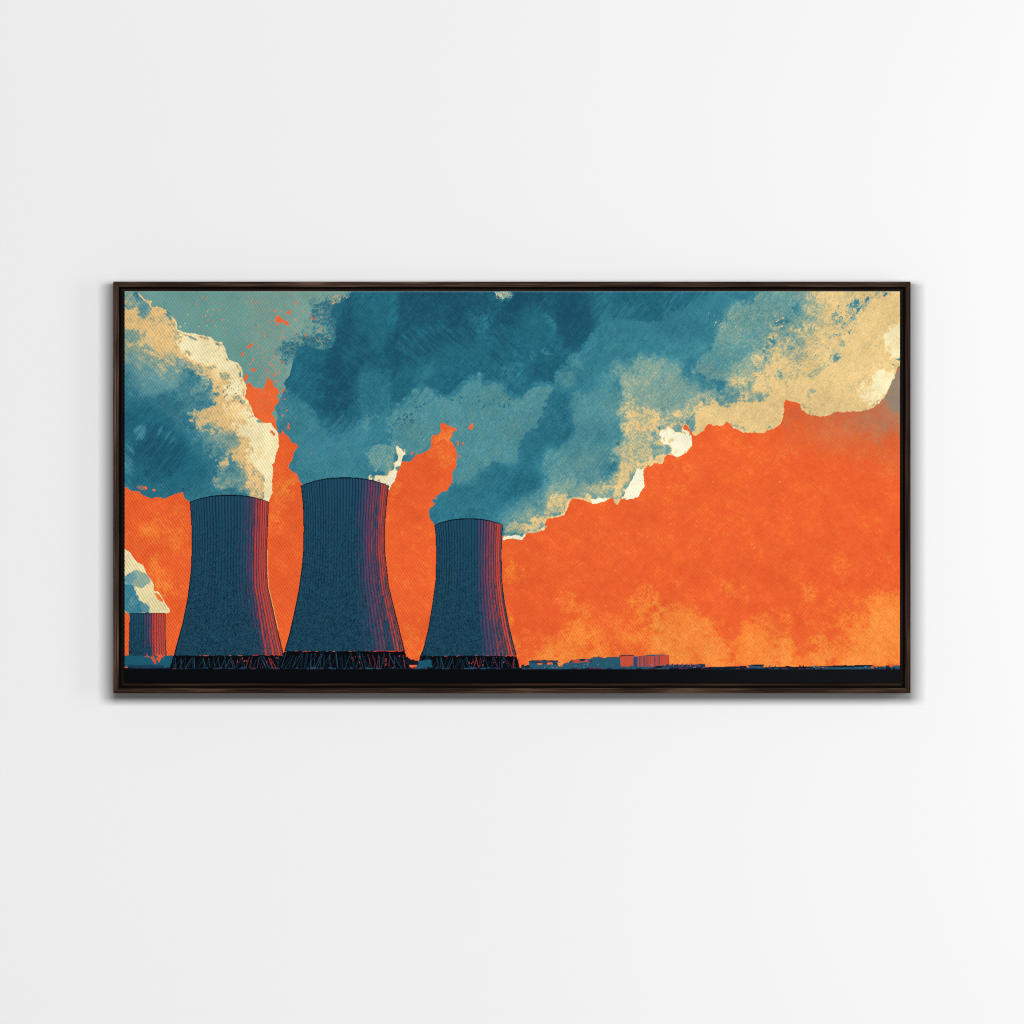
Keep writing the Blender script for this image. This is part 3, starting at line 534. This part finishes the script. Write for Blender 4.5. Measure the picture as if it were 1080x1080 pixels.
def shell(L, Rr, rim, base_y, nrib, seed, soft_top=.0, s_red=.66, rim_w=1.1):
    """a ribbed cooling tower: left and right profile, rim height at its middle, foot height"""
    r = np.random.RandomState(seed)
    yy, xx = np.mgrid[0:RH, 0:RW].astype(np.float32); Xc = PX0+(xx+.5)/KX; Yc = PY0+(yy+.5)/KY
    L = np.array(L); Rr = np.array(Rr)
    xl = np.interp(Yc[:, 0], L[:, 1], L[:, 0]); xr = np.interp(Yc[:, 0], Rr[:, 1], Rr[:, 0])
    s = (Xc-xl[:, None])/(xr-xl)[:, None]
    top = rim+(L[0, 1]-rim)*(np.abs(2*s-1)**2.3)
    ins = (s >= 0) & (s <= 1) & (Yc >= top) & (Yc <= base_y)
    t = np.clip((Yc-rim)/(base_y-rim), 0, 1)
    c = np.zeros((RH, RW, 3), np.float32)+col('1f485c')
    # ribs crowd towards the edges of the round shell
    ang = np.arccos(np.clip(1-2*s, -1, 1))/np.pi
    ph = (.5*ang+.5*s)*nrib
    tri = np.abs(ph-np.floor(ph)-.5)*2
    k = np.floor(ph).astype(int).clip(0, nrib-1)
    wl = r.rand(nrib+1).astype(np.float32)[k]; on = r.rand(nrib+1).astype(np.float32)[k]
    fade = np.clip(1.25-t*1.15-.25*wl, .0, 1)
    g = FINE*.6+ST*.4
    shade = .5+.5*np.cos(np.pi*np.clip((s-.55)/.7, -1, 1))
    c += (col('0f2c3d')-c)*(np.clip((t-.1)*.6, 0, .35)*(ST > .5))[..., None]
    edge_l = np.clip(1-s/.12, 0, 1)
    c += (col('204e66')-col('1f485c'))*np.clip(1-t*1.2, 0, 1)[..., None]
    dk = np.clip((tri-.52)*4, 0, 1)*np.clip((.25+.75*fade-.8*(.5*VL+.5*FINE))*2.5, 0, 1)*(.45+.4*on)
    c += (col('0b2231')-c)*dk[..., None]
    c += (col('0f2d3e')-c)*(np.clip((.17+.14*t-DOT)*4, 0, 1)*np.clip(t*3, 0, 1))[..., None]
    c += (col('1d5268')-c)*(np.clip((DOT-.72)*3, 0, 1)*.8*np.clip(t*3, 0, 1))[..., None]
    # the lit flank: purple, then red between dark ribs
    p1 = np.clip((s-(s_red-.13))/.24, 0, 1)*np.clip((1.06-s)/.10, .45, 1); p2 = np.clip((s-s_red)/.30, 0, 1)
    ln = .5+.5*np.cos(2*np.pi*ph)                     # 1 on a rib, 0 between
    wav = .18+.64*(.5*VL+.5*FINE)
    low = np.clip((t-.45)/.55, 0, 1)
    aa = np.clip((p1*(.62+.5*on-.25*low)-wav)*3+.3, 0, 1)*np.clip(1.15-ln, 0, 1)
    c += (col('54436a')*(1-p2[..., None])+col('84374f')*p2[..., None]-c)*(aa*np.clip(p1*2, 0, 1))[..., None]
    aa = np.clip((p2*(.50+.75*on)-.12*low-wav)*2.2+.35, 0, 1)*np.clip(1.25-1.1*ln, 0, 1)*np.clip(p2*3, 0, 1)*np.clip((1.04-s)/.08, .5, 1)
    c += (col('c43a3c')*(1-p2[..., None]**2)+col('e24a30')*p2[..., None]**2-c)*aa[..., None]
    ol = (s < .012) | (s > .988); c[ol] = c[ol]*.55
    c *= (1+.10*(FINE[..., None]-.5))
    img[ins] = c[ins]
    a = (s > -.004) & (s < 1.004) & (np.abs(Yc-top) < rim_w*.5*(1.15-.5*np.abs(2*s-1)**3)); img[a] = col('0e1c28')
    # foot ring
    f = (s > .03) & (s < 1) & (np.abs(Yc-base_y) < .5) & (STC < .04+.8*np.clip((s-.62)/.3, 0, 1)); img[f] = col('d8402f')
    return Xc, Yc
def legs(x0, x1, xb0, xb1, y0, y1, seed, n):
    """dark opening between the splayed columns under a shell"""
    r = np.random.RandomState(seed)
    patch([(x0, y0), (x1, y0), (xb1, y1), (xb0, y1)], '06090f', 1, .3, .4)
    for q in range(n):
        u = (q+r.rand())/n; a = x0+u*(x1-x0); b = xb0+u*(xb1-xb0); d = r.choice([-1, 1])*(1.2+1.6*r.rand()); w = .28+.22*r.rand()
        c = ['16323f', '21475a', '122733', '1a3546'][r.randint(4)]
        if u > .55 and r.rand() < .35: c = ['5c2636', '452a40', '8a3238'][r.randint(3)]
        ya = y0+r.rand()*(y1-y0)*.35
        patch([(a-d-w, ya), (a-d+w, ya), (b+d*.6+w, y1-.8), (b+d*.6-w, y1-.8)], c, .92, .12, .4, .2)
    for _ in range(n//4):
        u = .45+.55*r.rand(); a = x0+u*(x1-x0); ya = y1-(y1-y0)*r.rand()*.9; w = .3+.4*r.rand()
        patch([(a-w, ya-w), (a+w, ya-w), (a+w*.6, ya+w*1.6), (a-w*.7, ya+w)], 'c83b3a', .9, .2, .8)
    for _ in range(n//3):
        u = r.rand(); a = xb0+u*(xb1-xb0); w = .8+2*r.rand()
        patch([(a-w, y1-.9), (a+w, y1-1.2), (a+w, y1), (a-w, y1)], '23485f', .8, .3, 1)
def paint_land():
    # ground strip
    patch('z 120,703.9 960,704.1 960,706.5 120,706.5', '16283a', 1, .3, .6)
    patch('z 120,705.6 960,705.6 960,730 120,730', '07090c', 1, 0, 0)
    gx = np.clip((np.arange(RW)/RW-.55)/.3, 0, 1)[None, :, None]*(np.arange(RH) > (706.2-PY0)*KY)[:, None, None]
    img[:] = img+(col('111314')-img)*gx
    # the distant small tower
    T0 = shell([(136.3, 647), (136.2, 662), (135.2, 692)], [(174.6, 647), (174.2, 662), (175.4, 692)], 646.6, 692, 17, 3, s_red=.42, rim_w=.6)
    patch('m -20,868 50,860 210,862 310,855 405,862 380,955 -20,955', '1f5b70', 1, .4, .6, .1)
    patch('m 30,935 330,935 330,955 30,955', '1a3a55', .7, .5); patch('m 225,870 250,865 270,930 262,935', 'e0502f', .8, .4, 1); patch('m 270,850 330,850 292,920 280,930', 'ee5a2c', .95, .4, 1.2); patch('m 295,860 345,855 310,890', 'ee5a2c', .8, .4, 1.2)
    flecks(14, 'm 140,850 350,850 340,885 140,880', 'c9463a', .3, .9, 41)
    # the three great towers
    L1 = [(200.0, 529.6), (201.6, 553), (202, 568), (201.9, 580), (201, 602), (197.4, 632), (192, 658), (187, 676), (183, 691.5)]
    R1 = [(283.4, 529.6), (282.6, 553), (281.4, 580), (281.4, 599), (282.5, 619), (286.9, 638), (292.7, 664), (297.9, 685), (299, 691.5)]
    L2 = [(317.2, 512.6), (319.3, 533), (320, 557), (319.6, 580), (318, 599), (314.7, 623), (310.2, 645), (305, 668), (299.8, 686.5)]
    R2 = [(410, 512.6), (408, 531), (406.2, 553), (406, 580), (408, 599), (410.2, 618), (415, 638), (421.2, 663), (427, 686.5)]
    L3 = [(458, 554), (459.3, 564.5), (460, 585), (459.2, 612), (456, 636), (451.5, 663), (446.5, 684), (443, 691.8)]
    R3 = [(530.6, 554), (529.4, 567), (528.9, 585), (529.6, 612), (532.5, 636), (537.7, 663), (542.2, 681), (545, 691.8)]
    shell(L1, R1, 522.4, 691.4, 31, 5, s_red=.66); legs(183, 299, 178.8, 302, 691.2, 705, 6, 46)
    # thin bright outline on its lit side
    g = [(x+.2, y) for x, y in R1[2:7]]; patch(g+[(x+.75, y) for x, y in g[::-1]], 'eeb878', .9, .2, .3)
    shell(L2, R2, 504.0, 686.8, 35, 8, s_red=.68); legs(300, 427, 292.5, 432, 687, 705, 9, 54)
    shell(L3, R3, 547.2, 691.8, 28, 11, s_red=.64); legs(443, 545, 440, 548.5, 692, 705, 12, 42)
    patch('o 215,900 345,895 350,955 230,960', '1d5269', 1, .4, .6); patch('o 140,850 160,880 180,900 200,890 225,905 240,890 240,940 150,940', '0c1420', .9, .4, 1)
    patch('o 165,900 180,930 172,935', 'ee5a2c', .9, .3); patch('o 205,905 215,930 208,932', 'ee5a2c', .9, .3)
    # skyline
    Q = lambda P, c, cov=1, e=.22: patch(P, c, cov, e, .5, .15)
    Q('p 0,935 20,935 25,950 60,935 60,905 80,900 200,895 210,920 230,905 290,900 300,945 330,950 340,925 390,915 400,895 560,885 580,875 620,870 625,858 632,870 680,880 700,872 795,872 795,860 915,856 915,870 q 0,850 122,855 122,930 z 706,706 550,706', '28586c')
    Q('p 60,905 80,900 300,900 290,930 240,935 210,925 120,920 80,920', '1c3348', .7); Q('p 130,920 170,922 165,935 135,935', 'ee6a38'); Q('p 205,920 250,915 255,932 215,935', 'ee6a38'); Q('p 100,908 190,905 185,915', '7a3a4a', .7); Q('p 0,935 20,930 20,960 0,960', '142536', .9); Q('p 20,945 60,935 80,960 20,965', '132839', .9)
    Q('p 395,900 560,890 560,920 420,915', 'd8472f', .75, .3); Q('p 470,885 520,885 510,905 475,905', '1c2b40', .9); Q('p 540,900 570,895 575,915 555,920', '28405a', .8); Q('p 580,872 690,880 800,870 800,880 580,885', '6a4055', .5); Q('p 390,905 420,900 420,915 395,918', '30405a', .7)
    Q('p 800,862 910,860 910,945 810,950', 'cf5038'); Q('p 800,858 915,855 915,863 800,866', '3a2c38', .8); Q('p 913,868 945,868 942,950 912,950', '2b4d6c'); Q('p 945,868 1080,862 q 122,855 122,935 75,950 p 945,950', 'c44c38')
    r = np.random.RandomState(77)
    for j in range(26):
        x = 673+r.rand()*24; w = .25+.3*r.rand(); patch([(x, 693), (x+w, 692), (x+w, 702.6), (x, 702.6)], '5a4a64', .75, .2, .6)
    for j in range(60):
        x = 557+r.rand()*115; y = 697+r.rand()*7; w = .5+1.2*r.rand()
        patch([(x, y), (x+w, y), (x+w, y+.35), (x, y+.35)], ['14303f', '1a3644', '8a4438', '3c6a7a'][r.randint(4)], .8, .12, .3)
    for j in range(6):
        y = 692+r.rand()*9; patch([(656, y), (668, y), (668, y+.3), (656, y+.3)], 'b8564a', .5, .2, .6)
    Q('q 75,935 415,930 415,955 75,960', '2a3a58'); Q('q 0,948 80,940 80,960 0,962', '0f1c28')
    for j in range(14): patch([(701+j*3, 701.6), (702.2+j*3, 701.4), (702.2+j*3, 703), (701+j*3, 703)], ['a85048', '151d30', '6a4258'][j % 3], .8, .2, .6)
    for j in range(8): patch([(704+j*5, 700.3), (704.6+j*5, 699.7), (705.2+j*5, 701.4), (704+j*5, 701.4)], '2a3148', .9, .15, .4)
    Q('q 410,955 750,945 755,960 1080,950 r 40,950 80,945 100,955 180,950 250,950 380,945 770,935 800,950 880,950 885,940 910,940 915,955 940,950 945,940 1010,940 1010,975 0,975 q 410,975', '12222f')
    Q('q 700,945 745,945 750,962 690,960', '0f1a26'); Q('q 765,938 895,935 885,965 770,965', '2a4d62'); Q('q 780,935 895,932 895,942 780,946', '121c28'); Q('q 755,950 775,945 775,965 760,965', 'e0502f', .9); Q('q 910,940 925,960 915,965', '13202c'); Q('q 935,935 945,955 930,955', '3a3048'); Q('q 982,940 988,940 992,960 978,960', '1c2c40')
    Q('r 260,960 400,948 770,945 780,960 1010,950 1010,972 300,972', '2b5064', .85); Q('r 390,945 560,938 590,945 770,935 765,948 600,955 420,955', '121c26', .9); Q('r 770,945 800,950 770,965 758,962', 'e04f3c', .9); Q('r 350,955 385,948 370,962', 'd84a3a', .8); Q('r 885,938 910,940 908,965 885,965', '132636'); Q('r 945,940 1010,943 1010,972 945,960', '2f566c', .9)
    Q('r 180,935 187,935 190,950 178,950', '1a1420'); Q('r 210,938 216,938 218,950 208,950', '1a1420'); Q('r 50,952 90,944 130,955 240,950 240,962 50,964', '0e151c')
    flecks(60, 'z 552,701 948,701 948,704 552,704', '4a8098', .2, .6, 42, asp=2.5, rot=0); flecks(30, 'z 552,700 948,702 948,704 552,704', 'c8503c', .15, .45, 43, asp=1.5)
    # coloured line along the top of the ground
    for j in range(150):
        x = 131+r.rand()*819; w = 1+5*r.rand(); patch([(x, 704.6), (x+w, 704.5), (x+w, 705.7), (x, 705.8)], ['1f3350', '2d2f50', '5a2a40', '244c66', '0d1420'][r.randint(5)], .9, .2, .5)
    for j in range(130):
        x = 131+r.rand()*819; y = 706+2.5*r.rand()**2; patch([(x, y), (x+1.6*r.rand()+.3, y), (x+1, y+.5)], ['132430', '16283a', '0d1c22'][r.randint(3)], .8, .2, .5)
def paint_print():
    paint_sky(); paint_main(); paint_left(); paint_land()
    n = int(1.1*KY); img[:n] += (col('b9cfcb')-img[:n])*(.55*(.6+.4*ST[:n, :, None]))*np.linspace(1, .78, RW)[None, :, None]  # pale primer line at the top fold, with its edge highlight painted in
    n = int(.9*KX); img[:, :n] += (col('8f9a98')-img[:, :n])*(.22*ST[:, :n, None])  # fainter pale highlight painted down the left edge
    return img.reshape(NY, SS, NX, SS, 3).mean((1, 3))

# ---------------------------------------------------------------- the printed canvas, one sheet wrapped round its stretcher
def build_canvas():
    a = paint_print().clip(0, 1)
    a = np.where(a <= .04045, a/12.92, ((a+.055)/1.055)**2.4)
    PAD = 4
    a = np.pad(a, ((PAD, PAD), (PAD, PAD), (0, 0)), mode='edge')
    front = D-.0065
    def axis(p0, p1, n):
        c = p0+(np.arange(n)+.5)*(p1-p0)/n
        return np.concatenate([[p0-.02, p0-.02, p0+.02, p0+.18], c, [p1-.18, p1-.02, p1+.02, p1+.02]])
    prof = np.array([D-.0155, front-.0013, front-.0007, front-.0002])
    def depth(n): return np.concatenate([prof, np.full(n, front), prof[::-1]])
    xs = axis(PX0, PX1, NX); ys = axis(PY0, PY1, NY)
    X, Y = np.meshgrid(xs, ys); Z = np.minimum(depth(NX)[None, :], depth(NY)[:, None])
    h, w = X.shape
    co = np.stack([(X-CX)*U-pic.location.x, -Z, (CY-Y)*U+1.55-pic.location.z], -1).astype(np.float32).reshape(-1)
    idx = np.arange(h*w).reshape(h, w)
    q = np.stack([idx[1:, :-1], idx[1:, 1:], idx[:-1, 1:], idx[:-1, :-1]], -1).reshape(-1).astype(np.int32)
    nf = (h-1)*(w-1)
    me = bpy.data.meshes.new("canvas_print")
    me.vertices.add(h*w); me.vertices.foreach_set('co', co)
    me.loops.add(nf*4); me.loops.foreach_set('vertex_index', q)
    me.polygons.add(nf); me.polygons.foreach_set('loop_start', np.arange(0, nf*4, 4, dtype=np.int32)); me.polygons.foreach_set('loop_total', np.full(nf, 4, np.int32))
    me.update(calc_edges=True)
    me.polygons.foreach_set('use_smooth', np.ones(nf, bool))
    ca = me.color_attributes.new('ink', 'FLOAT_COLOR', 'POINT')
    ca.data.foreach_set('color', np.concatenate([a.reshape(-1, 3), np.ones((h*w, 1))], 1).astype(np.float32).reshape(-1))
    me.materials.append(canvas_material()); me.validate(); me.update()
    o = bpy.data.objects.new("canvas_print", me); scene.collection.objects.link(o); o.parent = pic
    return o
build_canvas()
